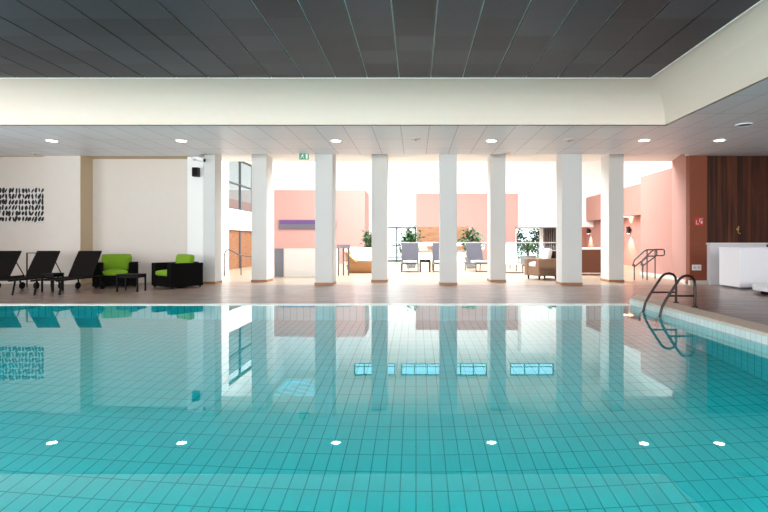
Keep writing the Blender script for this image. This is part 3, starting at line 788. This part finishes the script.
def potted(label, loc, h, r, nl, seed, leafm='leaf', pr=.26, ph=.5):
    rnd = random.Random(seed)
    t = thing('potted_plant', label, 'potted plant', loc, group='potted plants in the atrium')
    MB().lathe([(pr * .75, 0), (pr, ph), (pr * .93, ph), (pr * .9, ph - .05)], n=20).build('planter', 'pot', t, True)
    st = MB(); tips = []
    for k in range(6):
        a = k * 1.05 + rnd.random() * .5; q = r * rnd.uniform(.2, .55)
        pts = [(0.02 * math.cos(a), .02 * math.sin(a), ph - .06), (q * .35 * math.cos(a), q * .35 * math.sin(a), ph + (h - ph) * .45), (q * math.cos(a), q * math.sin(a), ph + (h - ph) * rnd.uniform(.75, .95))]
        st.tube(pts, [.022, .016, .008], 6)
    st.build('stem', 'bark', t, True)
    lf = MB()
    for k in range(nl):
        u = rnd.random() * 6.283; v = rnd.uniform(-1, 1); q = rnd.random() ** .45
        c = Vector((r * q * math.cos(u) * math.sqrt(1 - v * v), r * q * math.sin(u) * math.sqrt(1 - v * v), ph + (h - ph) * (.58 + .42 * v * q)))
        leaf(lf, c, rnd, rnd.uniform(.16, .28))
    lf.build('foliage', leafm, t, recalc=False)
    return t
potted('bushy green potted plant behind the left grey lounger', (*P(411, 23.6)[:2], 0), 1.95, .5, 300, 11)
potted('spreading green potted plant behind the right grey lounger', (*P(471, 23.2)[:2], 0), 1.9, .5, 280, 12)
potted('narrow green potted plant half hidden by the column behind the daybed', (*P(370, 23.4)[:2], 0), 1.85, .38, 200, 13)
potted('low planter of green leaves inside the garden door', (*P(528, 25.5)[:2], 0), 1.3, .45, 200, 14, pr=.4)

# tan armchair and sofas
def make_club(name, label, cat, loc, rz, W, m, sidem, cushm, backm=None):
    t = thing(name, label, cat, loc, rz)
    b0 = .12
    MB().box(-W, -.4, b0, W, .42, .4, bev=.03).build('seat_base', m, t)
    for s in (-1, 1):
        MB().box(s * W - .09 * (s + 1), -.42, b0, s * W + .09 * (1 - s), .42, .66, bev=.03).build('armrest', sidem if s > 0 else m, t)
    MB().box(-W - .01, .36, b0 - .04, W + .02, .58, .92, bev=.03).build('backrest', backm or m, t)
    cushion(-W + .19, -.4, .4, W - .19, .3, .54).build('seat_cushion', cushm, t, True)
    o = cushion(-W + .22, -.08, -.2, W - .22, .08, .22).build('back_cushion', cushm, t, True)
    o.matrix_local = Matrix.Translation((0, .2, .76)) @ Matrix.Rotation(math.radians(-12), 4, 'X')
    for sx in (-1, 1):
        for sy in (-1, 1): MB().lathe([(.025, 0), (.035, .12)], (sx * (W - .1), sy * .32, 0), 10).build('foot', 'dark_metal', t)
    return t
make_club('club_armchair', 'tan armchair with a white cushion and a dark side by the white column', 'armchair', P(542, 16.5), math.radians(-66), .38, 'tan_fabric', 'tan_fabric', 'white_cush', backm='wood_dark')
make_club('leather_sofa', 'brown leather sofa with a pale cushion between two right columns', 'sofa', P(592, 19.0), math.radians(180), .75, 'brown_sofa', 'brown_sofa', 'white_cush')

# wood niche under the pink wall
t = thing('wood_panel', 'orange wood wall panel below the pink wall', 'panel', (1.55, BW - .02, 0))
MB().box(-1.5, -.1, 1.2, 1.5, 0, 2.1).build('board', 'wood_orange', t)
MB().box(-1.5, -.35, .75, 1.5, 0, .95).build('shelf', 'wood_orange', t)
MB().box(-1.5, -.06, 0, 1.5, 0, 1.2).build('back_panel', 'wall_white', t)
t = thing('curtain', 'dark striped curtain beside the garden door', 'curtain', (8.2, BW - .14, 0))
cm = MB(); k = 40; prev = None
for i in range(k + 1):
    x = -.5 + 1.1 * i / k; y = .05 * math.sin(i * 1.3)
    cur = (cm.bm.verts.new((x, y, .05)), cm.bm.verts.new((x, y, 2.0)))
    if prev: cm.bm.faces.new((prev[0], cur[0], cur[1], prev[1]))
    prev = cur
bmesh.ops.solidify(cm.bm, geom=list(cm.bm.faces), thickness=.01)
cm.build('curtain_cloth', 'curtain', t)
MB().tube([(-.55, 0, 2.02), (.65, 0, 2.02)], .015, 8).build('curtain_rod', 'grey_metal', t)

# sconces
def sconce(label, p, rz):
    t = thing('wall_sconce', label, 'wall light', p, rz, 'black up-and-down sconces')
    MB().box(-.06, -.05, -.07, .06, 0, .07, bev=.005).build('mount', 'black', t)
    MB().lathe([(.09, -.17), (.09, .17), (.08, .17)], (0, -.14, 0), 18).build('shade', 'black', t, True)
    MB().lathe([(.07, -.175), (.07, -.165)], (0, -.14, 0), 16).build('lamp_lens', 'lamp', t)
    for s in (1, -1):
        l = bpy.data.lights.new('sconce_beam', 'SPOT'); l.energy = 260; l.color = (1, .72, .45); l.spot_size = math.radians(85); l.spot_blend = .5; l.shadow_soft_size = .05
        o = bpy.data.objects.new('sconce_beam', l); COL.objects.link(o)
        o.matrix_world = Matrix.Translation(p) @ Matrix.Rotation(rz, 4, 'Z') @ Matrix.Translation((0, -.16, s * .19)) @ Matrix.Rotation(PI if s > 0 else 0, 4, 'X')
    return t
sconce('black wall sconce glowing on the pink wall above the brown sofa', (10.75, 31.5, H + 11 / F * 31.5), -PI / 2)
sconce('black wall sconce glowing on the pink wall right of the slim column', (10.75, 25.6, H + 12 / F * 25.6), -PI / 2)

# ------------------------------------------------------------------ lights
def area(name, loc, rot, sx, sy, power, color=(1, 1, 1)):
    l = bpy.data.lights.new(name, 'AREA'); l.shape = 'RECTANGLE'; l.size = sx; l.size_y = sy; l.energy = power; l.color = color
    o = bpy.data.objects.new(name, l); COL.objects.link(o); o.location = loc; o.rotation_euler = rot
    return o
area('added_near_daylight', (-1, -5.25, 1.9), (PI / 2, 0, 0), 19.9, 3.15, 1800, (1, .98, .97))  # fill light behind the added near-end window
area('added_side_daylight', (-12.75, 3.6, 1.85), (PI / 2, 0, -PI / 2), 13.1, 2.85, 620, (.95, .97, 1))  # light behind the added side window
area('daylight_roof_light', ((SK[0] + SK[1]) / 2, (SK[2] + SK[3]) / 2, AC + .2), (0, 0, 0), SK[1] - SK[0], SK[3] - SK[2], 4300, (.93, .97, 1))

def added_pool_lamp(loc, rot, power=42):  # underwater lamps added to brighten the water and lower ceiling
    t = MB().lathe([(.16, 0), (.16, .02), (.135, .03), (.13, .012)], n=20).build('added_pool_lamp', 'steel', basin, True)
    t.location = loc; t.rotation_euler = rot
    MB().lathe([(.13, .01), (.13, .014), (.1, .02)], n=20).build('lamp_lens', 'lamp', t, True)
    l = bpy.data.lights.new('added_pool_lamp_beam', 'AREA'); l.shape = 'DISK'; l.size = .24; l.energy = power; l.color = (.93, 1, .98)
    o = bpy.data.objects.new('added_pool_lamp_beam', l); COL.objects.link(o); o.parent = t; o.location = (0, 0, .04); o.rotation_euler = (PI, 0, 0)
for i in range(5): added_pool_lamp((-7.4 + i * 2.6, PY0, -.8), (-PI / 2, 0, 0))
for i in range(2): added_pool_lamp((PX0, 2.6 + i * 2.6, -.8), (0, PI / 2, 0), 12)

W = bpy.data.worlds.new('World'); S.world = W; W.use_nodes = True
bg = W.node_tree.nodes['Background']; bg.inputs['Color'].default_value = (.86, .94, 1, 1); bg.inputs['Strength'].default_value = 3.5

# ------------------------------------------------------------------ camera and render look
cam = bpy.data.cameras.new('camera'); co = bpy.data.objects.new('camera', cam); COL.objects.link(co)
co.location = (0, 0, H); co.rotation_euler = (PI / 2, 0, 0)
cam.sensor_width = 36; cam.lens = 36 * F / 768; cam.shift_x = -(VX - 384) / 768; cam.shift_y = -(256 - VY) / 768
cam.clip_end = 200
S.camera = co
S.view_settings.view_transform = 'Standard'; S.view_settings.look = 'None'; S.view_settings.gamma = 1; S.view_settings.exposure = 0
try: S.view_settings.use_curve_mapping = False
except Exception: pass
cy = S.cycles
cy.max_bounces = 14; cy.diffuse_bounces = 6; cy.glossy_bounces = 6; cy.transmission_bounces = 10; cy.transparent_max_bounces = 16
cy.caustics_refractive = True; cy.caustics_reflective = True; cy.sample_clamp_indirect = 12; cy.use_denoising = True
try: cy.denoiser = 'OPENIMAGEDENOISE'
except Exception: pass
